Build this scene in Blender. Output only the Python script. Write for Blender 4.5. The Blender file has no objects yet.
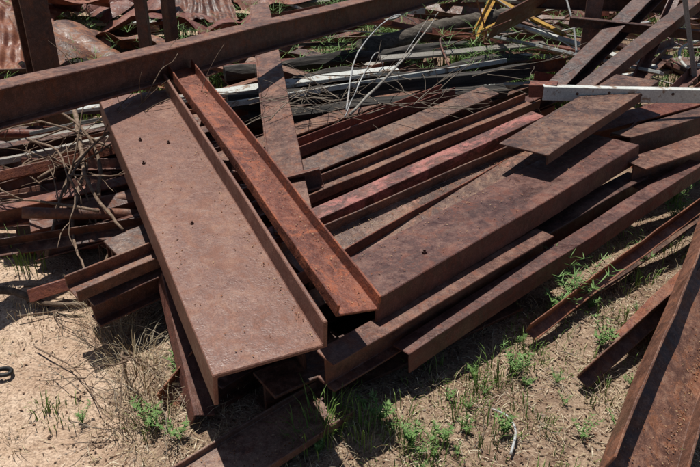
import bpy, bmesh, math, random
from mathutils import Vector, Matrix, noise
R=random.Random(7)
D=bpy.data; SC=bpy.context.scene
def link(o): SC.collection.objects.link(o); return o
# ---------------------------------------------------------------- materials
class NT:
    def __init__(s,name):
        s.m=D.materials.new(name); s.m.use_nodes=True; s.t=s.m.node_tree; s.n=s.t.nodes; s.l=s.t.links
        s.b=s.n['Principled BSDF']
    def node(s,t,**k):
        n=s.n.new(t)
        for a,v in k.items(): setattr(n,a,v)
        return n
    def noise(s,vec,scale,detail=4,rough=.6,dist=0):
        n=s.node('ShaderNodeTexNoise'); n.inputs['Scale'].default_value=scale
        n.inputs['Detail'].default_value=detail; n.inputs['Roughness'].default_value=rough
        n.inputs['Distortion'].default_value=dist
        if vec: s.l.new(vec,n.inputs['Vector'])
        return n.outputs['Fac']
    def ramp(s,f,a,b,lo=0,hi=1):
        n=s.node('ShaderNodeMapRange'); n.clamp=True
        s.l.new(f,n.inputs[0])
        for i,v in zip((1,2,3,4),(a,b,lo,hi)): n.inputs[i].default_value=v
        return n.outputs[0]
    def mix(s,f,a,b,mode='MIX'):
        n=s.node('ShaderNodeMix',data_type='RGBA',blend_type=mode)
        for i,v in ((0,f),(6,a),(7,b)):
            if isinstance(v,(int,float)): n.inputs[i].default_value=v
            elif isinstance(v,tuple): n.inputs[i].default_value=(*v,1)
            else: s.l.new(v,n.inputs[i])
        return n.outputs[2]
    def math(s,op,a,b=0.0):
        n=s.node('ShaderNodeMath',operation=op)
        for i,v in ((0,a),(1,b)):
            if isinstance(v,(int,float)): n.inputs[i].default_value=v
            else: s.l.new(v,n.inputs[i])
        return n.outputs[0]
    def coords(s,scale=(1,1,1),world=False):
        if world: 
            g=s.node('ShaderNodeNewGeometry'); return g.outputs['Position']
        tc=s.node('ShaderNodeTexCoord'); oi=s.node('ShaderNodeObjectInfo')
        c=s.node('ShaderNodeVectorMath',operation='SCALE'); c.inputs[0].default_value=(37,61,19)
        s.l.new(oi.outputs['Random'],c.inputs['Scale'])
        a=s.node('ShaderNodeVectorMath',operation='ADD')
        s.l.new(tc.outputs['Object'],a.inputs[0]); s.l.new(c.outputs[0],a.inputs[1])
        s.rand=oi.outputs['Random']
        return a.outputs[0]
    def scaled(s,v,sc):
        m=s.node('ShaderNodeVectorMath',operation='MULTIPLY'); m.inputs[1].default_value=sc
        s.l.new(v,m.inputs[0]); return m.outputs[0]
    def bump(s,h,strength=.4,dist=.01,prev=None):
        n=s.node('ShaderNodeBump'); n.inputs['Strength'].default_value=strength; n.inputs['Distance'].default_value=dist
        s.l.new(h,n.inputs['Height'])
        if prev: s.l.new(prev,n.inputs['Normal'])
        return n.outputs[0]
    def fin(s,col,rough=.8,nrm=None,spec=.3):
        if isinstance(col,tuple): s.b.inputs['Base Color'].default_value=(*col,1)
        else: s.l.new(col,s.b.inputs['Base Color'])
        if isinstance(rough,(int,float)): s.b.inputs['Roughness'].default_value=rough
        else: s.l.new(rough,s.b.inputs['Roughness'])
        s.b.inputs['Specular IOR Level'].default_value=spec
        if nrm: s.l.new(nrm,s.b.inputs['Normal'])
        return s.m
def rust(name,dark,base,light,orange=(.27,.08,.03),oamt=.38,dust=.22,paint=None,pamt=(.5,.6),dustcol=(.36,.25,.17),cheap=False,grit=.35,streak=.4,blotch=.4):
    t=NT(name); v=t.coords()
    big=t.noise(v,4,3,.65,.6); med=t.noise(v,34,3,.7,.3)
    c=t.mix(t.ramp(big,.40,.60),dark,base)
    c=t.mix(t.ramp(med,.50,.66,0,blotch),c,light)
    c=t.mix(t.ramp(med,.34,.48,blotch,0),c,tuple(x*.5 for x in dark))
    om=t.noise(v,12,3,.78,.8)
    c=t.mix(t.ramp(om,.50,.62,0,oamt),c,orange)
    c=t.mix(t.ramp(om,.34,.45,blotch,0),c,tuple(x*.55 for x in dark))
    if not cheap:
        st=t.noise(t.scaled(v,(2.2,17,17)),1,3,.6,.5)
        c=t.mix(t.ramp(st,.53,.66,0,streak),c,tuple(x*.6 for x in dark))
    if paint:
        pm=t.ramp(t.math('ADD',t.math('MULTIPLY',t.noise(t.scaled(v,(.5,1,1)),13,5,.75,.5),.85),t.math('MULTIPLY',big,.15)),*pamt)
        c=t.mix(pm,c,paint)
    g=t.node('ShaderNodeNewGeometry'); sp=t.node('ShaderNodeSeparateXYZ'); t.l.new(g.outputs['Normal'],sp.inputs[0])
    dm=t.math('MULTIPLY',t.ramp(sp.outputs[2],.55,.95),t.ramp(t.math('ADD',t.math('MULTIPLY',big,.5),t.math('MULTIPLY',med,.5)),.47,.6,0,dust))
    c=t.mix(dm,c,dustcol)
    if not cheap:
        fine=t.noise(v,230,1,.7)
        c=t.mix(t.ramp(fine,.34,.52,grit,0),c,(.02,.009,.006))
        c=t.mix(t.ramp(fine,.6,.75,0,grit),c,tuple(min(1,x*1.6) for x in light))
    br=t.ramp(t.rand,0,1,.72,1.2)
    hs=t.node('ShaderNodeHueSaturation'); t.l.new(br,hs.inputs['Value']); t.l.new(c,hs.inputs['Color'])
    t.l.new(t.ramp(t.rand,0,1,.49,.508),hs.inputs['Hue'])
    return t.fin(hs.outputs[0],t.ramp(om,.35,.6,.4,.72),t.bump(t.noise(v,70,2,.75,.3),.45,.005),.5)
def rset(cheap):
    k='_bulk' if cheap else ''
    return [rust('rust_brown'+k,(.09,.037,.025),(.165,.069,.048),(.25,.12,.085),cheap=cheap),
      rust('rust_dark'+k,(.05,.023,.017),(.10,.042,.03),(.18,.085,.062),oamt=.25,cheap=cheap),
      rust('rust_red'+k,(.12,.036,.022),(.22,.069,.04),(.31,.115,.07),oamt=.55,cheap=cheap),
      rust('rust_tan'+k,(.12,.06,.042),(.20,.10,.07),(.3,.17,.12),oamt=.3,dust=.45,cheap=cheap)]
RUST=rset(False); BULK=rset(True)
M_MAIN=rust('rust_main_plate',(.15,.064,.047),(.185,.081,.061),(.25,.12,.093),oamt=.13,dust=.15,grit=.32,streak=.12,blotch=.22)
M_ORANGE=rust('rust_orange_channel',(.15,.046,.024),(.25,.077,.038),(.33,.12,.062),orange=(.42,.12,.04),oamt=.7,dust=.1,streak=.3)
M_PINK=rust('rust_red_primer',(.11,.045,.033),(.19,.08,.057),(.28,.14,.1),paint=(.52,.20,.15),pamt=(.47,.57),dust=.2)
M_PINK2=rust('rust_faded_primer',(.075,.036,.028),(.14,.066,.05),(.22,.12,.085),paint=(.34,.15,.11),pamt=(.55,.64),dust=.25)
M_BACK=rust('rust_background',(.06,.024,.016),(.15,.053,.032),(.26,.10,.065),oamt=.6,dust=.3,cheap=True)
def simple(name,a,b,scale=12,rough=.8,streak=False,bs=.3,spot=None):
    t=NT(name); v=t.coords(); v2=t.scaled(v,(1.5,25,25)) if streak else v
    f=t.noise(v2,1 if streak else scale,3,.65,.3)
    c=t.mix(t.ramp(f,.35,.65),a,b)
    if spot: c=t.mix(t.ramp(t.noise(v,14,4,.7,.5),.54,.62),c,spot)
    fi=t.noise(v,120,1); c=t.mix(t.ramp(fi,.35,.7,.35,0),c,tuple(x*.4 for x in a))
    br=t.ramp(t.rand,0,1,.6,1.15); hs=t.node('ShaderNodeHueSaturation'); t.l.new(br,hs.inputs['Value']); t.l.new(c,hs.inputs['Color'])
    return t.fin(hs.outputs[0],rough,t.bump(f,bs,.01))
M_WHITE=simple('weathered_white_paint',(.6,.62,.58),(.72,.74,.7),6,.6,spot=(.3,.2,.13))
M_GREYW=simple('bleached_timber',(.30,.27,.23),(.55,.52,.46),6,.9,True,.6)
M_CHAR=simple('charred_timber',(.018,.017,.016),(.085,.075,.065),6,.9,True,.9)
M_BARK=simple('grey_bark',(.06,.05,.04),(.22,.19,.155),6,.95,True,1)
M_YEL=simple('yellow_paint',(.45,.24,.03),(.6,.35,.05),8,.6,spot=(.17,.07,.03))
M_TWIG=simple('twig_bark',(.14,.09,.06),(.3,.22,.16),30,.95)
M_TWIGP=simple('bleached_twig',(.3,.24,.18),(.5,.42,.33),30,.95)
M_ALU=simple('galvanised_metal',(.4,.41,.4),(.6,.61,.6),8,.45,spot=(.3,.22,.16))
M_BLACK=simple('black_rubber',(.012,.012,.012),(.03,.03,.03),20,.6)
M_SHEET=rust('rust_roof_sheet',(.14,.042,.026),(.23,.077,.045),(.32,.14,.09),oamt=.45,dust=.2,cheap=True)
# ---------------------------------------------------------------- profile members
def outC(w,h1,h2,th):
    a0,a1=min(-th,h1),max(0,h1); b0,b1=min(-th,h2),max(0,h2)
    p=[(0,a0),(th,a0),(th,-th),(w-th,-th),(w-th,b0),(w,b0),(w,b1),(w-th,b1),(w-th,0),(th,0),(th,a1),(0,a1)]
    q=[]
    for x in p:
        if not q or (abs(x[0]-q[-1][0])+abs(x[1]-q[-1][1]))>1e-6: q.append(x)
    return q
def outI(w,h,th):
    m=w/2
    return [(0,-h),(w,-h),(w,-h+th),(m+th/2,-h+th),(m+th/2,-th),(w,-th),(w,0),(0,0),(0,-th),(m-th/2,-th),(m-th/2,-h+th),(0,-h+th)]
def outBox(w,h): return [(0,-h),(w,-h),(w,0),(0,0)]
def outTube(w,n=14): return [(w/2+w/2*math.cos(a*2*math.pi/n),-w/2+w/2*math.sin(a*2*math.pi/n)) for a in range(n)]
def member(name,mat,A,B,out,roll=0,twist=0,sag=0,wob=.003,seg=None,bev=.0018,endcut=0):
    A=Vector(A);B=Vector(B);L=(B-A).length;d=(B-A).normalized()
    s=d.cross(Vector((0,0,1))).normalized(); n=s.cross(d)
    r=math.radians(roll); s2=s*math.cos(r)+n*math.sin(r); n2=n*math.cos(r)-s*math.sin(r)
    M=Matrix((( d.x,-s2.x,n2.x,A.x),(d.y,-s2.y,n2.y,A.y),(d.z,-s2.z,n2.z,A.z),(0,0,0,1)))
    seg=seg or max(3,int(L/.12)); bm=bmesh.new(); rings=[]; sd=R.random()*100
    W=max(p[0] for p in out)
    for i in range(seg+1):
        f=i/seg; x=L*f; tw=math.radians(twist)*f
        oy=wob*2*noise.noise(Vector((x*1.5,sd,0))); oz=wob*2*noise.noise(Vector((x*1.7,0,sd)))-sag*math.sin(math.pi*f)
        ring=[]
        for k,(a,b) in enumerate(out):
            y=-(a-W/2);z=b
            y,z=y*math.cos(tw)-z*math.sin(tw),y*math.sin(tw)+z*math.cos(tw)
            q=Vector((x,a*3,b*3+sd)); 
            ex=0
            if endcut and i in(0,seg): ex=endcut*noise.noise(Vector((a*9,b*9,sd+i)))
            ring.append(bm.verts.new((x+ex,y-W/2+oy+wob*.7*noise.noise(q*6),z+oz+wob*.7*noise.noise(q*5+Vector((9,9,9))))))
        rings.append(ring)
    m=len(out)
    for i in range(seg):
        for k in range(m):
            bm.faces.new((rings[i][k],rings[i][(k+1)%m],rings[i+1][(k+1)%m],rings[i+1][k]))
    bm.faces.new(rings[0]); bm.faces.new(rings[-1][::-1])
    bmesh.ops.recalc_face_normals(bm,faces=bm.faces)
    me=D.meshes.new(name); bm.to_mesh(me); bm.free(); me.materials.append(mat)
    o=link(D.objects.new(name,me)); o.matrix_world=M
    if bev:
        b=o.modifiers.new('bevel','BEVEL'); b.width=bev; b.segments=1; b.limit_method='ANGLE'; b.angle_limit=math.radians(40)
    if len(out)>=13:
        for pgn in me.polygons: pgn.use_smooth=len(pgn.vertices)==4
    return o
def tube(name,mat,pts,r0,r1,n=7,sub=6,jit=0,bm=None):
    P=[Vector(p) for p in pts]; C=[]
    for i in range(len(P)-1):
        p0=P[max(i-1,0)];p1=P[i];p2=P[i+1];p3=P[min(i+2,len(P)-1)]
        for k in range(sub):
            t=k/sub
            C.append(.5*((2*p1)+(p2-p0)*t+(2*p0-5*p1+4*p2-p3)*t*t+(3*p1-p0-3*p2+p3)*t**3))
    C.append(P[-1])
    own=bm is None
    if own: bm=bmesh.new()
    rings=[]
    for i,c in enumerate(C):
        d=(C[min(i+1,len(C)-1)]-C[max(i-1,0)]).normalized(); u=d.orthogonal().normalized(); v=d.cross(u)
        r=r0+(r1-r0)*i/(len(C)-1)
        c=c+Vector((R.uniform(-jit,jit),R.uniform(-jit,jit),R.uniform(-jit,jit)))
        rings.append([bm.verts.new(c+(u*math.cos(a)+v*math.sin(a))*r*(1+.25*noise.noise(c*9+Vector((a,0,0))))) for a in [2*math.pi*j/n for j in range(n)]])
    for i in range(len(C)-1):
        A0=rings[i];B0=rings[i+1]; k0=min(range(n),key=lambda k:(B0[k].co-A0[0].co).length)
        rings[i+1]=B0=B0[k0:]+B0[:k0]
        for k in range(n): bm.faces.new((A0[k],A0[(k+1)%n],B0[(k+1)%n],B0[k]))
    bm.faces.new(rings[0]);bm.faces.new(rings[-1][::-1])
    if not own: return
    return closeb(bm,name,mat)
def closeb(bm,name,mat):
    bmesh.ops.recalc_face_normals(bm,faces=bm.faces)
    me=D.meshes.new(name);bm.to_mesh(me);bm.free();me.materials.append(mat)
    for p in me.polygons:p.use_smooth=True
    return link(D.objects.new(name,me))
def branch(bm,p,d,L,r,lvl):
    pts=[p]; 
    for k in range(3):
        d=(d+Vector((R.uniform(-.35,.35),R.uniform(-.35,.35),R.uniform(-.3,.2)))).normalized(); q=pts[-1]+d*L/3
        q.z=max(q.z,.01); pts.append(q)
    tube('',None,pts,r,r*.45,5,3,r*.3,bm)
    if lvl>0:
        for k in range(R.randint(3,4)):
            b=R.choice(pts[1:]); dd=(d+Vector((R.uniform(-1,1),R.uniform(-1,1),R.uniform(-.5,.6)))).normalized()
            branch(bm,b,dd,L*R.uniform(.4,.75),r*.55,lvl-1)
# ---------------------------------------------------------------- ground
def hgt(x,y):
    v=Vector((x,y,0)); fade=math.exp(-(max(0,math.hypot(x,y-3)-9)/12)**2)
    return (.03*noise.noise(v*.9)+.014*noise.noise(v*3.1)+.006*noise.noise(v*9)+.0045*noise.noise(v*27))*fade-.01
def axis(c,near,step):
    a=[0];
    while a[-1]<near: a.append(a[-1]+step)
    st=step
    while a[-1]<450: st*=1.35; a.append(a[-1]+st)
    return [c-x for x in a[:0:-1]]+[c+x for x in a]
xs=axis(.2,2.4,.018); ys=axis(2.2,1.3,.018)
vs=[(x,y,hgt(x,y)) for y in ys for x in xs]; nx=len(xs)
fs=[(j*nx+i,j*nx+i+1,(j+1)*nx+i+1,(j+1)*nx+i) for j in range(len(ys)-1) for i in range(nx-1)]
me=D.meshes.new('ground');me.from_pydata(vs,[],fs);me.polygons.foreach_set('use_smooth',[True]*len(fs))
g=link(D.objects.new('ground',me))
t=NT('soil'); v=t.coords(world=True)
big=t.noise(v,1.6,4,.6,.3); med=t.noise(v,13,4,.7,.3); fi=t.noise(v,110,2,.75); 
sp=t.node('ShaderNodeSeparateXYZ'); t.l.new(v,sp.inputs[0])
sandx=t.math('ADD',sp.outputs[0],t.math('MULTIPLY',t.noise(v,3,3,.6),.9))
sm=t.ramp(sandx,-.42,-.12,1,0)
soil=t.mix(t.ramp(med,.4,.6),(.15,.092,.062),(.32,.225,.155)); soil=t.mix(t.ramp(big,.45,.62,0,.6),soil,(.38,.28,.195))
sand=t.mix(t.ramp(med,.38,.62),(.46,.325,.225),(.62,.47,.345)); sand=t.mix(t.ramp(big,.5,.65,0,.55),sand,(.34,.215,.14))
c=t.mix(sm,soil,sand)
c=t.mix(t.ramp(fi,.38,.54,.5,0),c,(.10,.06,.042)); c=t.mix(t.ramp(fi,.6,.72,0,.6),c,(.66,.56,.44))
far=t.ramp(sp.outputs[1],8,14); c=t.mix(far,c,t.mix(t.ramp(big,.4,.6),(.12,.14,.05),(.34,.27,.16)))
me.materials.append(t.fin(c,.95,t.bump(t.math('ADD',t.noise(v,13,2,.7),t.math('MULTIPLY',t.noise(v,110,1),.5)),.9,.014),.15))
# ---------------------------------------------------------------- vegetation helper
def vegmat(name,cols,rough=.6):
    t=NT(name); a=t.node('ShaderNodeAttribute',attribute_name='v'); r=t.node('ShaderNodeValToRGB'); t.l.new(a.outputs['Fac'],r.inputs[0])
    e=r.color_ramp.elements; e[0].color=(*cols[0],1); e[-1].color=(*cols[-1],1)
    for i,cc in enumerate(cols[1:-1]): q=e.new((i+1)/(len(cols)-1)); q.color=(*cc,1)
    return t.fin(r.outputs[0],rough,None,.25)
class Soup:
    def __init__(s): s.v=[];s.f=[];s.a=[]
    def strip(s,pts,w,side,val):
        n=len(pts)
        for i,p in enumerate(pts):
            k=w*(1-(i/(n-1))**1.6)*.5 if i else w*.35
            if i==n-1: s.v.append(tuple(p)); s.a.append(val)
            else: s.v+= [tuple(p-side*k),tuple(p+side*k)]; s.a+=[val,val]
        b=len(s.v)-(2*n-1)
        for i in range(n-2): s.f.append((b+2*i,b+2*i+1,b+2*i+3,b+2*i+2))
        s.f.append((b+2*n-4,b+2*n-3,b+2*n-2))
    def flat(s,c,d,L,w,val,up=Vector((0,0,1))):
        q=d.cross(up).normalized()*w/2; b=len(s.v)
        m=c+up*L*.08
        s.v+=[tuple(c-d*L/2),tuple(m+d*L*.05+q),tuple(c+d*L/2),tuple(m+d*L*.05-q)]; s.a+=[val]*4; s.f.append((b,b+1,b+2,b+3))
    def build(s,name,mat,parent=None):
        me=D.meshes.new(name);me.from_pydata(s.v,[],s.f); at=me.attributes.new('v','FLOAT','POINT'); at.data.foreach_set('value',s.a)
        me.materials.append(mat); o=link(D.objects.new(name,me)); o.parent=parent; return o
GREEN=vegmat('grass_green',[(.07,.13,.025),(.12,.21,.04),(.22,.31,.08)])
WEED=vegmat('weed_green',[(.06,.14,.03),(.12,.22,.06),(.19,.3,.10)])
STRAW=vegmat('dry_straw',[(.22,.15,.08),(.42,.33,.2),(.66,.58,.43)],.8)
LEAF=vegmat('leaf_litter',[(.05,.03,.02),(.18,.10,.06),(.45,.34,.22)],.9)
FLAKE=vegmat('rust_flakes',[(.05,.02,.012),(.22,.08,.035),(.42,.3,.18)],.9)
def bolts(o,locs,r=.008):
    for i,(x,y) in enumerate(locs):
        bm=bmesh.new(); bmesh.ops.create_cone(bm,cap_ends=True,segments=6,radius1=r,radius2=r*.92,depth=.008)
        bmesh.ops.create_cone(bm,cap_ends=True,segments=10,radius1=r*.5,radius2=r*.45,depth=.016,matrix=Matrix.Translation((0,0,.003)))
        m=D.meshes.new('bolt');bm.to_mesh(m);bm.free();m.materials.append(RUST[1])
        b=link(D.objects.new(f'bolt_{i+1}',m)); b.parent=o; b.location=(x,-y,.004)
def crumbs(o,L,w,n,mx=.012):
    s=Soup()
    for i in range(n):
        x=R.uniform(.02,L-.02)
        y=R.uniform(.02,w-.02) if R.random()<.55 else w-.014-abs(R.gauss(0,.015))
        a=R.uniform(0,6.283)
        s.flat(Vector((x,-y,.0045)),Vector((math.cos(a),math.sin(a),R.uniform(0,.15))),R.uniform(.003,mx),R.uniform(.002,.006),R.random())
    s.build('loose_debris',FLAKE,o)
# ---------------------------------------------------------------- hero steel
M=member
main=M('wide_flange_beam',M_MAIN,(-.38,1.52,.40),(-1.27,3.44,.60),outC(.345,-.13,.085,.014),wob=.002,endcut=.016,bev=.003)
bolts(main,[(.78,.14),(1.32,.07),(1.48,.21),(1.55,.1)]); crumbs(main,2.1,.33,260)
sec=M('steel_channel',M_ORANGE,(-.04,1.70,.475),(-.98,3.69,.685),outC(.145,.035,.045,.008),roll=-7,wob=.002,endcut=.01); crumbs(sec,2.15,.13,300,.01)
M('angle_iron',RUST[0],(-.30,2.45,.35),(-.86,6.2,.56),outC(.165,.004,-.12,.010),roll=10)
M('long_steel_beam',RUST[0],(-2.28,1.55,.885),(1.65,8.09,.66),outI(.13,.165,.012),roll=0,bev=.003)
e=M('wide_flange_beam',RUST[0],(1.44,3.27,.41),(.09,1.98,.345),outC(.28,-.10,-.09,.012),roll=-3,endcut=.015,bev=.003,wob=.002)
bolts(e,[(1.52,.09)],.011); crumbs(e,1.8,.27,260)
x=M('steel_channel',M_PINK2,(1.15,3.31,.355),(-.15,2.21,.275),outC(.19,-.07,.05,.008),roll=12,wob=.002); crumbs(x,1.6,.18,200)
M('steel_channel',M_PINK,(1.04,3.59,.45),(-.55,2.21,.31),outC(.085,-.10,-.09,.009),roll=4)
M('steel_channel',RUST[0],(1.08,3.85,.42),(-.98,2.12,.25),outC(.115,.04,.045,.009),roll=4)
M('h_beam',RUST[1],(.89,4.07,.43),(-.93,2.44,.25),outI(.13,.16,.012),roll=8)
M('steel_channel',RUST[2],(.65,4.2,.38),(-.9,2.83,.24),outC(.12,.05,.05,.008),roll=-4)
M('h_beam',RUST[0],(.52,4.45,.36),(-1.31,2.81,.22),outI(.12,.14,.01),roll=3)
M('h_beam',RUST[0],(.86,2.585,.262),(-.05,1.755,.25),outI(.09,.12,.009),roll=2,endcut=.01)
M('angle_iron',RUST[0],(1.80,3.30,.30),(.20,1.91,.17),outC(.08,-.08,-.007,.008),roll=-3,endcut=.01)
M('h_beam',RUST[1],(1.48,3.20,.27),(.85,2.66,.23),outI(.11,.13,.01),roll=-5)
x=M('steel_channel',RUST[1],(1.74,3.88,.56),(.88,2.91,.50),outC(.25,-.05,.0,.009),roll=-2,endcut=.01); crumbs(x,1.2,.24,120)
M('h_beam',RUST[0],(1.95,3.43,.37),(1.42,3.11,.35),outI(.14,.12,.01),roll=0)
M('steel_channel',RUST[1],(2.2,3.85,.42),(1.43,3.37,.41),outC(.13,-.12,-.02,.01),roll=-6)
M('h_beam',RUST[2],(2.3,4.1,.40),(1.25,3.55,.36),outI(.13,.14,.01),roll=8)
x=M('curled_steel_channel',RUST[0],(.72,1.47,.09),(1.72,3.05,.24),outC(.22,.085,.06,.009),roll=-22,twist=14,wob=.01,endcut=.04); crumbs(x,1.8,.2,900)
M('angle_iron',RUST[2],(.68,2.21,.05),(1.75,3.10,.22),outC(.05,.05,0,.006),roll=-20,wob=.006)
M('angle_iron',RUST[0],(.80,1.95,.04),(1.60,2.66,.15),outC(.055,.06,0,.006),roll=-25,wob=.006)
M('angle_iron',RUST[2],(1.02,2.2,.05),(1.85,3.0,.16),outC(.06,-.05,0,.006),roll=-10,wob=.006)
M('angle_iron',RUST[1],(.9,2.45,.04),(1.9,3.25,.15),outC(.06,.05,0,.006),roll=-15,wob=.006)
x=M('steel_channel',RUST[3],(-.66,1.38,.05),(-.12,1.88,.06),outC(.2,.02,.02,.008),roll=0,wob=.004); crumbs(x,.72,.18,200)
M('h_beam',RUST[1],(.72,2.42,.13),(-.24,1.74,.13),outI(.15,.13,.012),roll=0)
M('h_beam',RUST[1],(-.22,1.84,.27),(-.75,2.9,.3),outI(.14,.2,.012),roll=4)
M('steel_channel',RUST[1],(-.04,1.93,.10),(-.52,2.5,.12),outC(.12,-.08,-.08,.01))
M('angle_iron',RUST[0],(-.50,1.72,.07),(-.72,2.3,.26),outC(.07,-.06,0,.007),roll=-20)
M('steel_offcut',RUST[2],(-.66,1.86,.02),(-.55,2.0,.11),outC(.09,.05,0,.006),roll=-25,seg=3)
M('steel_offcut',RUST[0],(-.58,1.84,.02),(-.47,2.02,.12),outC(.06,-.05,0,.006),roll=-35,seg=3)
M('h_beam',RUST[0],(-.99,2.20,.22),(-.3,2.75,.3),outI(.09,.1,.008),roll=0)
M('steel_channel',RUST[1],(-1.05,2.33,.17),(-.2,2.95,.2),outC(.12,-.09,-.09,.01))
# left stack
LS=[((-1.47,2.86,.2),(-.94,3.03,.3)),((-1.66,2.91,.25),(-1.07,3.15,.3)),((-1.62,2.67,.15),(-.95,2.81,.2)),((-1.83,3.25,.2),(-1.27,3.48,.3)),
 ((-1.9,3.5,.15),(-1.2,3.6,.3)),((-1.35,2.5,.06),(-.6,2.75,.16)),((-1.6,3.0,.1),(-.5,3.1,.12)),((-2.1,3.1,.12),(-1.1,3.2,.18)),((-2.2,3.7,.2),(-1.2,3.9,.28)),((-2.0,2.85,.05),(-1.1,2.95,.08)),
 ((-2.3,4.1,.2),(-1.2,4.0,.3)),((-2.5,3.4,.12),(-1.4,3.35,.2))]
for i in range(18):
    y=R.uniform(2.75,4.1); x0=-.45*y-R.uniform(.1,.8); LS.append(((x0,y+R.uniform(-.45,.35),R.uniform(.08,.33)),(x0+R.uniform(.5,1.3),y+R.uniform(-.1,.45),R.uniform(.1,.38))))
for i,(a,b) in enumerate(LS):
    a=Vector(a);b=Vector(b); b=b+(b-a)*.3
    o=[outC(.08,-.05,-.05,.008),outI(.08,.09,.008),outC(.06,.05,0,.006),outC(.05,-.05,0,.006),outTube(.05)][i%5]
    M(['steel_channel','h_beam','angle_iron','angle_iron','steel_pipe'][i%5],BULK[[0,2,1,3][i%4]],a,b,o,roll=R.uniform(-30,30),wob=.007)
# beams beneath the stack
u=Vector((.72,.69,0));nn=Vector((-.69,.72,0));base=Vector((.09,1.98,0))
for layer,(z,num) in enumerate([(.10,16),(.19,16),(.27,9)]):
    for i in range(num):
        d=.18+ (2.6-.18)*(i+.5)/num+R.uniform(-.05,.05)
        smin=(-.62+.323*d-(.0 if d<.9 else R.uniform(.05,.35)))/.943
        s0=smin+R.uniform(.05,.3); s1=R.uniform(1.6,2.9) if d>.6 else R.uniform(1.3,1.75)
        ang=R.uniform(-.05,.05); A=base+u*s0+nn*d; B=base+u*s1+nn*(d+ang*2)
        A.z=z+R.uniform(-.02,.02);B.z=z+R.uniform(0,.06)
        w=R.uniform(.06,.13); o=R.choice([outC(w,-.07,-.07,.008),outI(w,.1,.008),outC(w,.05,0,.007),outI(w*.8,.08,.007),outC(w,-.06,.03,.008)])
        M('scrap_beam',R.choice(BULK[:3]),B,A,o,roll=R.uniform(-15,15),wob=.004,bev=0.0015)
for i in range(20):
    x=R.uniform(1.1,2.6); y=R.uniform(3.6,4.6); a=R.uniform(.3,1.0); L=R.uniform(.8,1.8); z=R.uniform(.08,.40)
    M('scrap_beam',R.choice(BULK[:3]),(x,y,z),(x+L*math.cos(a),y+L*math.sin(a),z+R.uniform(-.05,.1)),R.choice([outC(.1,-.06,-.06,.008),outI(.1,.11,.008),outC(.06,.05,0,.006)]),roll=R.uniform(-20,20))
wbm=M('white_painted_angle',M_WHITE,(2.35,3.66,.56),(1.05,3.71,.575),outC(.05,-.075,0,.006),roll=0)
for i in range(7):
    bm=bmesh.new(); bmesh.ops.create_cone(bm,cap_ends=True,segments=10,radius1=.008,radius2=.008,depth=.004)
    m=D.meshes.new('rivet');bm.to_mesh(m);bm.free();m.materials.append(RUST[1]); b=link(D.objects.new(f'rivet_{i+1}',m)); b.parent=wbm
    b.location=(.1+i*.17,.001,-.035+.01*(i%2)); b.rotation_euler=(math.pi/2,0,0)
M('rusty_bracket',RUST[2],(1.12,3.72,.58),(.98,3.77,.565),outC(.08,-.07,-.07,.008))
# ---------------------------------------------------------------- timber, white boards
M('white_board',M_WHITE,(-.83,3.88,.42),(1.06,4.93,.42),outBox(.07,.03),roll=15)
M('white_board',M_WHITE,(-1.0,4.2,.40),(.3,4.62,.46),outBox(.08,.025),roll=-10)
M('white_board',M_GREYW,(-1.9,3.3,.3),(-1.2,3.62,.36),outBox(.05,.03),roll=10)
M('white_board',M_GREYW,(-2.1,3.5,.28),(-1.25,3.85,.36),outBox(.04,.03),roll=-10)
M('white_board',M_GREYW,(-1.8,3.75,.3),(-.84,4.08,.42),outBox(.05,.02),roll=20)
M('white_board',M_WHITE,(-1.69,4.0,.36),(-.7,4.3,.40),outBox(.06,.02),roll=0)
M('white_board',M_WHITE,(1.08,5.46,.47),(1.95,4.3,.49),outBox(.05,.02),roll=25)
M('white_board',M_WHITE,(1.3,5.9,.5),(2.1,4.75,.42),outBox(.04,.02),roll=-25)
M('white_board',M_GREYW,(.2,4.9,.45),(1.5,5.5,.42),outBox(.05,.02),roll=-25)
M('charred_timber',M_CHAR,(-.75,4.1,.40),(1.2,4.80,.42),outBox(.10,.09),roll=10,wob=.018)
M('charred_timber',M_CHAR,(-.4,4.5,.42),(1.3,5.15,.40),outTube(.11,9),wob=.03)
M('charred_timber',M_CHAR,(-.9,4.9,.38),(.9,5.6,.42),outTube(.10,9),wob=.03)
M('charred_timber',M_CHAR,(-.6,3.98,.35),(1.0,4.5,.37),outBox(.08,.07),roll=-15,wob=.015)
tube('fallen_log',M_BARK,[(.1,5.4,.36),(.7,5.9,.42),(1.2,6.3,.43),(1.8,6.9,.4)],.085,.055,12,12,.008)
for pts,r,m,nm in [([(-1.62,3.98,.40),(-1.35,3.3,.38),(-1.2,2.95,.33),(-.98,2.68,.24)],.015,M_TWIG,'dead_branch'),
 ([(-1.3,3.2,.34),(-1.25,2.8,.2),(-1.1,2.5,.12)],.010,M_TWIG,'dead_branch'),
 ([(-1.8,2.5,.06),(-1.45,2.5,.05),(-1.3,2.44,.03),(-1.1,2.4,.04)],.02,M_TWIG,'dead_branch'),
 ([(-.02,3.7,.45),(.05,4.3,.62),(.3,4.9,.72),(.5,5.2,.6)],.006,M_ALU,'bent_wire'),
 ([(-.03,3.6,.44),(.15,4.1,.66),(.25,4.3,.5),(.55,5.0,.7)],.004,M_ALU,'bent_wire'),
 ([(.0,3.65,.44),(.35,4.3,.60),(.6,4.9,.74)],.009,M_GREYW,'bent_wire'),
 ([(.7,4.4,.5),(.3,4.25,.52),(-.1,4.2,.5),(-.4,4.4,.5)],.005,M_TWIG,'bent_wire')]:
    tube(nm,m,pts,r,r*.4,7,8,.003)
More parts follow.
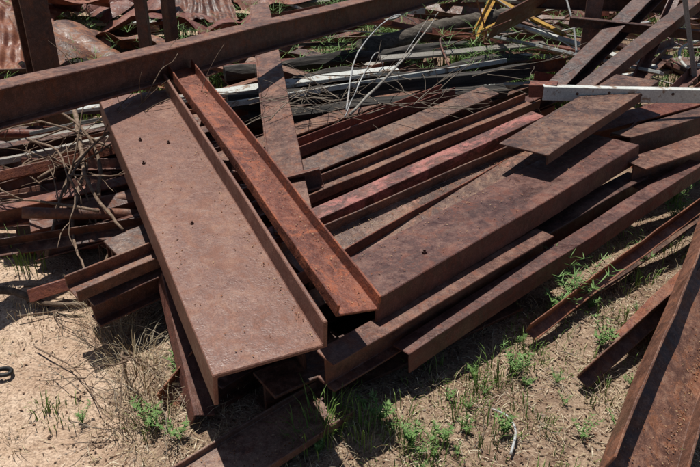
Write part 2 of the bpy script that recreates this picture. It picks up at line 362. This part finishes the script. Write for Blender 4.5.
for i in range(26):
    x=R.uniform(.4,3.2); y=R.uniform(4.5,6.6); p=[Vector((x,y,R.uniform(.35,.5)))]
    d=Vector((R.uniform(-1,1),R.uniform(-.6,.6),R.uniform(-.1,.3)))
    for k in range(4):
        d=(d+Vector((R.uniform(-.5,.5),R.uniform(-.4,.4),R.uniform(-.35,.25)))).normalized(); q=p[-1]+d*R.uniform(.12,.35); q.z=max(q.z,.3); p.append(q)
    r=R.uniform(.004,.011); tube('bent_rod',R.choice([M_ALU,M_BACK,M_BACK,M_GREYW,M_WHITE]),p,r,r,6,6)
bm=bmesh.new()
for p,d,L,r in [((-1.0,2.62,.15),(-.3,.8,.3),.8,.010),((-1.15,2.9,.3),(-.2,.9,.15),.9,.011),((-1.35,2.7,.1),(.1,.9,.35),.7,.009),((-1.5,3.1,.3),(.6,.5,.2),.7,.009),((-1.7,3.5,.35),(.8,-.5,.1),.7,.009),
                ((-1.05,2.45,.05),(-.4,.8,.3),.5,.007),((-1.4,2.55,.04),(.9,-.1,.1),.5,.007),((-.98,2.3,.03),(.6,-.6,.2),.4,.006),((-.85,2.1,.03),(.2,-.6,.3),.35,.006),((-1.2,3.3,.38),(-.5,.6,.1),.6,.008),
                ((-1.3,2.9,.32),(.2,.5,.4),.5,.007),((-1.1,2.75,.3),(-.6,.3,.2),.6,.008),((-1.7,3.0,.3),(.3,.8,.3),.6,.008),((-1.35,2.35,.02),(.7,.2,.1),.4,.005),((-1.2,2.15,.02),(.7,-.3,.1),.35,.004)]:
    branch(bm,Vector(p),Vector(d).normalized(),L,r,2)
closeb(bm,'dead_branches',M_TWIG)
bm=bmesh.new()
for i in range(26):
    x=R.uniform(-.6,.9); branch(bm,Vector((x,3.75+.35*x+R.uniform(-.1,.5),.43)),Vector((R.uniform(-1,1),R.uniform(-.4,.5),.08)).normalized(),R.uniform(.25,.5),.0035,1)
for i in range(16): branch(bm,Vector((R.uniform(-.95,-.5),R.uniform(1.7,2.4),.02)),Vector((R.uniform(-1,1),R.uniform(-1,1),.3)).normalized(),R.uniform(.12,.25),.0022,1)
for i in range(22):
    x=R.uniform(.1,2.0); branch(bm,Vector((x,1.5+R.random()*(.3+.7*x),.012)),Vector((R.uniform(-1,1),R.uniform(-1,1),.05)).normalized(),R.uniform(.06,.2),.002,1)
closeb(bm,'dry_twigs',M_TWIGP)
# ---------------------------------------------------------------- posts & frames
M('steel_post',RUST[1],(-1.95,1.95,-.02),(-1.95,1.96,.71),outI(.12,.12,.01))
M('steel_post',RUST[1],(-1.98,4.35,-.02),(-1.99,4.36,1.9),outI(.17,.13,.011))
M('steel_post',RUST[1],(-1.42,4.75,-.02),(-1.42,4.76,1.8),outBox(.07,.07))
M('steel_post',RUST[1],(-1.26,4.8,-.02),(-1.25,4.81,1.8),outC(.085,-.06,-.06,.008))
M('diagonal_strut',RUST[1],(2.6,5.6,1.05),(1.3,4.2,.42),outI(.12,.1,.01))
M('diagonal_strut',RUST[1],(2.6,5.05,.95),(1.35,3.95,.46),outC(.1,-.07,-.07,.009))
M('diagonal_strut',RUST[0],(1.75,4.3,.4),(2.5,5.4,1.2),outC(.06,.05,0,.008))
M('diagonal_strut',M_GREYW,(2.3,4.5,.3),(2.05,4.6,1.1),outBox(.05,.03))
M('steel_post',RUST[0],(1.62,4.95,.1),(1.66,5.1,1.2),outBox(.11,.07))
M('diagonal_strut',RUST[1],(1.5,4.9,.72),(2.8,4.7,.62),outC(.06,-.07,0,.008))
M('diagonal_strut',RUST[1],(1.3,5.4,.8),(3.2,5.2,.75),outI(.08,.1,.008))
M('rusty_panel',RUST[0],(1.0,5.2,.5),(1.7,5.6,.75),outBox(.3,.01),roll=50)
M('yellow_frame',M_YEL,(1.0,5.5,.50),(1.75,6.4,.62),outC(.07,-.05,0,.008),roll=20)
M('yellow_frame',M_YEL,(.95,5.55,.45),(1.35,6.8,.6),outC(.05,.04,0,.008),roll=-10)
M('yellow_frame',M_YEL,(1.6,5.35,.5),(1.15,6.1,.66),outBox(.04,.02),roll=10)
# ---------------------------------------------------------------- background clutter
for i in range(230):
    y=R.uniform(4.7,10.5); x=R.uniform(-.62*y-.5,.62*y+.5); a=R.gauss(.15,.6); L=R.uniform(.4,2.4)
    z=R.uniform(.06,.38)
    if x<-1.0:
        if y>5.6 and R.random()<.6: continue
        z*=.6
    w=R.uniform(.04,.13); q=R.random()
    if q<.76: nm,mat='scrap_beam',R.choice(BULK+[M_BACK]*4)
    elif q<.84: nm,mat='white_board',R.choice([M_WHITE,M_GREYW])
    elif q<.92: nm,mat='charred_timber',M_CHAR
    else: nm,mat='scrap_metal_strip',R.choice([M_ALU,M_GREYW])
    o=R.choice([outC(w,-.06,-.06,.008),outI(w,.1,.008),outC(w*.7,.05,0,.006),outC(w*2,-.02,.02,.006)]) if q<.76 else outBox(w*.7,.025 if q>.84 or q<.8 else .06)
    dx,dy=math.cos(a)*L/2,math.sin(a)*L/2; dz=R.uniform(-.13,.13)
    M(nm,mat,(x-dx,y-dy,max(z-dz,.05)),(x+dx,y+dy,max(z+dz,.05)),o,roll=R.uniform(-35,35),wob=.012,bev=0)
def sheet(x,y,z,rz,tilt,w,l,mat,corr=True):
    bm=bmesh.new(); nx_,ny_=60,24; V=[]; sd=R.random()*50
    for j in range(ny_+1):
        for i in range(nx_+1):
            a=(i/nx_-.5)*w;b=(j/ny_-.5)*l
            e_=.04*noise.noise(Vector((a*4,b*4,sd+9)))
            V.append(bm.verts.new((a+e_,b-e_,(.009*math.sin(a*2*math.pi/.076) if corr else 0)+.16*abs(noise.noise(Vector((a*2.6,b*2.6,sd))))+.22*noise.noise(Vector((a*.9,b*.9,sd+5))))))
    for j in range(ny_):
        for i in range(nx_):
            k=j*(nx_+1)+i; bm.faces.new((V[k],V[k+1],V[k+nx_+2],V[k+nx_+1]))
    m=D.meshes.new('sheet');bm.to_mesh(m);bm.free();m.materials.append(mat)
    if corr:
        for p in m.polygons:p.use_smooth=True
    o=link(D.objects.new('corrugated_roof_sheet' if corr else 'crumpled_sheet_metal',m)); o.location=(x,y,z);o.rotation_euler=(math.radians(tilt),math.radians(R.uniform(-18,18)),rz)
    s_=o.modifiers.new('s','SOLIDIFY'); s_.thickness=.002
for a in [(-2.9,6.0,.25,.4,8,.8,1.2,1),(-2.2,6.8,.32,-.3,-5,.9,1.0,0),(-3.4,7.4,.35,.9,12,1.0,1.3,1),(-1.6,7.4,.4,.2,10,.8,1.1,1),(-2.6,8.3,.45,-.6,14,1.2,1.4,0),
          (-.9,7.9,.4,.6,5,.9,1,0),(-3.9,8.8,.4,.1,15,1.1,1.3,0),(-1.7,6.0,.25,.9,-8,.6,.9,0),(-.6,9.2,.4,.3,14,1.1,1.2,1),(-2.1,9.6,.45,1.1,15,1.2,1.2,0),(-3.3,5.4,.2,.2,-10,.6,.8,0),(-4.2,7.2,.3,1.2,5,.9,1.0,1),
          (-2.3,5.7,.3,.7,10,.7,.7,0),(-1.4,6.7,.35,1.4,12,.7,.7,0),(-2.8,7.1,.4,1.9,16,.8,.8,0),(-1.0,6.2,.35,.3,-12,.6,.6,0),(-3.0,4.7,.15,.5,6,.5,.6,0)]:
    sheet(*a[:7],M_SHEET if R.random()<.7 else M_BACK,bool(a[7]))
# ---------------------------------------------------------------- vegetation and litter
def tuft(S,x,y,n,h,spr,w=.004,lean=.5):
    z=hgt(x,y)
    for i in range(n):
        a=R.uniform(0,6.283);r=spr*R.random()**.7; p=Vector((x+r*math.cos(a),y+r*math.sin(a),z-.003)); H=h*R.uniform(.4,1.1)
        a2=a+R.uniform(-.8,.8); dr=Vector((math.cos(a2),math.sin(a2),0)); ln=R.uniform(.15,1)*lean*H
        pts=[p,p+dr*ln*.15+Vector((0,0,H*.4)),p+dr*ln*.5+Vector((0,0,H*.75)),p+dr*ln*1.1+Vector((0,0,H*.88))]
        S.strip(pts,w*R.uniform(.6,1.3),Vector((-math.sin(a2),math.cos(a2),0)),min(1,max(0,R.gauss(.5,.25))))
G=Soup();DR=Soup()
for x,y,n,h,sp_ in [(-.07,1.72,60,.17,.08),(-.12,1.66,70,.17,.08),(.04,1.68,45,.14,.08),(.16,1.74,40,.11,.07),(.54,1.98,60,.1,.09),(.45,1.92,50,.09,.08),(-.66,1.75,30,.1,.07),(-.98,1.8,40,.06,.08),(-1.05,1.85,30,.06,.05),
   (.19,1.62,50,.09,.1),(.45,1.68,45,.09,.1),(.35,1.78,50,.08,.1),(1.79,3.5,25,.12,.06),(1.0,1.64,40,.09,.08),(.66,2.1,60,.09,.1),(1.4,2.4,70,.1,.14),(1.33,2.22,60,.1,.12),(1.5,2.9,50,.12,.14),(.9,1.9,50,.07,.1),(-1.5,2.2,30,.07,.07),(.6,1.75,45,.08,.12),(.25,1.55,50,.08,.1),(1.1,2.3,50,.09,.12),(1.25,2.6,50,.1,.12)]:
    tuft(G,x,y,n,h,sp_,.0045,.6)
for i in range(520):
    x=R.uniform(-.3,2.4);y=R.uniform(1.4,3.2)
    if y>1.75+ .9*max(0,x-.1)+.2: continue
    if noise.noise(Vector((x*2.5,y*2.5,4)))<-.06: continue
    tuft(G,x,y,R.randint(5,18),R.uniform(.02,.065),.06,.0033,.9)
for i in range(600):
    y=R.uniform(4.5,11);x=R.uniform(-.65*y,.65*y); tuft(G,x,y,18,R.uniform(.12,.38),.14,.012,.8)
for x,y in [(-1.9,3.3),(-1.6,3.6),(-2.0,3.8),(-1.7,4.1),(-1.5,2.75),(-1.75,2.7)]:
    tuft(G,x,y,30,.22,.12,.006)
G.build('grass',GREEN)
for i in range(600):
    x=R.uniform(-1.6,2.4);y=R.uniform(1.4,3.2)
    if x<-.75 and R.random()<.8: continue
    tuft(DR,x,y,R.randint(4,16),R.uniform(.02,.065),.06,.0022,1.6)
for x,y,n,h in [(-.74,1.95,140,.14),(-.68,1.85,120,.12),(-.62,1.7,90,.1),(-.8,1.8,90,.09),(-1.0,2.35,120,.11),(-.9,2.2,130,.14),(-.8,2.08,120,.13),(-.95,2.45,80,.08),(1.0,1.75,90,.08),(.05,1.62,80,.07),(-1.25,1.75,40,.05),(-1.4,2.45,60,.08),(-1.1,2.55,90,.1),(-1.25,2.3,50,.07)]:
    tuft(DR,x,y,n,h,.12,.0024,1.3)
def dens(x,y): return .18 if x<-.85 else 1
for i in range(24000):
    x=R.uniform(-1.7,2.6);y=R.uniform(1.35,3.4)
    if R.random()>dens(x,y)*(1 if noise.noise(Vector((x*3,y*3,0)))>-.15 else .35): continue
    a=R.uniform(0,6.283);d=Vector((math.cos(a),math.sin(a),R.uniform(-.1,.25))).normalized()
    DR.flat(Vector((x,y,hgt(x,y)+.004)),d,R.uniform(.01,.07),R.uniform(.0012,.0034),R.random())
DR.build('dry_grass',STRAW)
LF=Soup()
for i in range(20000):
    x=R.uniform(-1.7,2.6);y=R.uniform(1.35,3.6)
    if R.random()>dens(x,y)*1.0: continue
    a=R.uniform(0,6.283);d=Vector((math.cos(a),math.sin(a),R.uniform(-.2,.3))).normalized()
    LF.flat(Vector((x,y,hgt(x,y)+.003)),d,R.uniform(.005,.02),R.uniform(.003,.01),R.random()**1.3,Vector((R.uniform(-.4,.4),R.uniform(-.4,.4),1)).normalized())
LF.build('leaf_litter',LEAF)
def weed(S,x,y,n,h):
    z=hgt(x,y)
    for i in range(n):
        a=i*2.4+R.uniform(-.4,.4); H=h*R.uniform(.55,1.05); ln=R.uniform(.2,.8)*H; dr=Vector((math.cos(a),math.sin(a),0)); base=Vector((x,y,z))
        pts=[base+dr*ln*t_**1.3+Vector((0,0,H*t_)) for t_ in [k/7 for k in range(8)]]
        S.strip(pts,.004,Vector((-math.sin(a),math.cos(a),0)),.2)
        for k in range(2,8):
            for j in range(5):
                b=R.uniform(0,6.283); d=Vector((math.cos(b),math.sin(b),R.uniform(.1,.8))).normalized(); L=.032*R.uniform(.6,1.2)*h/.13
                S.strip([pts[k],pts[k]+d*L*.5,pts[k]+d*L],.0055*min(1,h/.1),d.cross(Vector((0,0,1))).normalized(),R.uniform(.2,1))
W=Soup()
for x,y,n,h in [(.93,2.44,10,.2),(.85,2.38,6,.14),(-.66,1.75,7,.11),(-.9,1.78,4,.06),(-.55,1.68,5,.09),(.19,1.64,6,.09),(.3,1.66,5,.08),(.5,1.7,5,.09),(1.79,3.5,8,.22),(.6,2.02,7,.11),(.98,2.2,6,.1),(-.1,1.62,4,.07),(.1,1.75,6,.1),(1.15,2.0,6,.1),(.75,1.7,4,.07),(-.62,2.0,6,.12),(1.7,3.3,6,.16),(1.3,2.75,6,.12)]:
    weed(W,x,y,n,h)
for i in range(50): 
    x=R.uniform(0,2.2);y=1.5+R.random()*(.3+.8*x); weed(W,x,y,R.randint(3,6),R.uniform(.03,.07))
for i in range(70):
    y=R.uniform(5,10);x=R.uniform(-.6*y,.6*y); weed(W,x,y,8,R.uniform(.3,.6))
W.build('weed_plants',WEED)
bm=bmesh.new()
for i in range(2200):
    x=R.uniform(-1.8,2.5);y=R.uniform(1.35,3.3); r=R.uniform(.0015,.006) if R.random()<.975 else R.uniform(.007,.013)
    M4=Matrix.Translation((x,y,hgt(x,y)+r*.2))@Matrix.Rotation(R.uniform(0,6),4,'Z')@Matrix.Diagonal((R.uniform(.8,1.4),1,R.uniform(.5,.8),1))
    q=bmesh.ops.create_icosphere(bm,subdivisions=1,radius=r,matrix=M4)
    for v_ in q['verts']: v_.co+=Vector((R.uniform(-.2,.2),R.uniform(-.2,.2),R.uniform(-.2,.2)))*r
m=D.meshes.new('pebbles');bm.to_mesh(m);bm.free();m.materials.append(simple('stone',(.36,.26,.19),(.56,.46,.37),25,.9));link(D.objects.new('pebbles',m))
tube('black_rubber_ring',M_BLACK,[(-1.26+.03*math.cos(a*.7),2.01+.02*math.sin(a*.7),.012) for a in range(10)],.008,.008,8,5)
tube('bent_strip',M_ALU,[(.5,1.6,.02),(.53,1.68,.04),(.52,1.76,.03),(.48,1.82,.01)],.005,.003,6,6)
# ---------------------------------------------------------------- light, camera
S=Vector((-.14,.27,.95)).normalized()
sun=D.lights.new('sun','SUN'); sun.energy=5; sun.angle=math.radians(.5); sun.color=(1,.955,.89)
so=link(D.objects.new('sun',sun)); so.rotation_euler=(-S).to_track_quat('-Z','Y').to_euler()
w=D.worlds.new('World');SC.world=w;w.use_nodes=True
sk=w.node_tree.nodes.new('ShaderNodeTexSky');sk.sky_type='NISHITA';sk.sun_disc=False
sk.sun_elevation=math.asin(S.z);sk.sun_rotation=math.atan2(S.x,S.y)
w.node_tree.links.new(sk.outputs[0],w.node_tree.nodes['Background'].inputs[0]);w.node_tree.nodes['Background'].inputs[1].default_value=.055
cam=D.cameras.new('camera');cam.lens=36;cam.sensor_width=36;cam.clip_end=2000;cam.clip_start=.05
co=link(D.objects.new('camera',cam));co.location=(0,0,1.65);co.rotation_euler=(math.radians(62),0,0)
SC.camera=co
SC.view_settings.view_transform='Standard';SC.view_settings.look='None';SC.view_settings.exposure=0
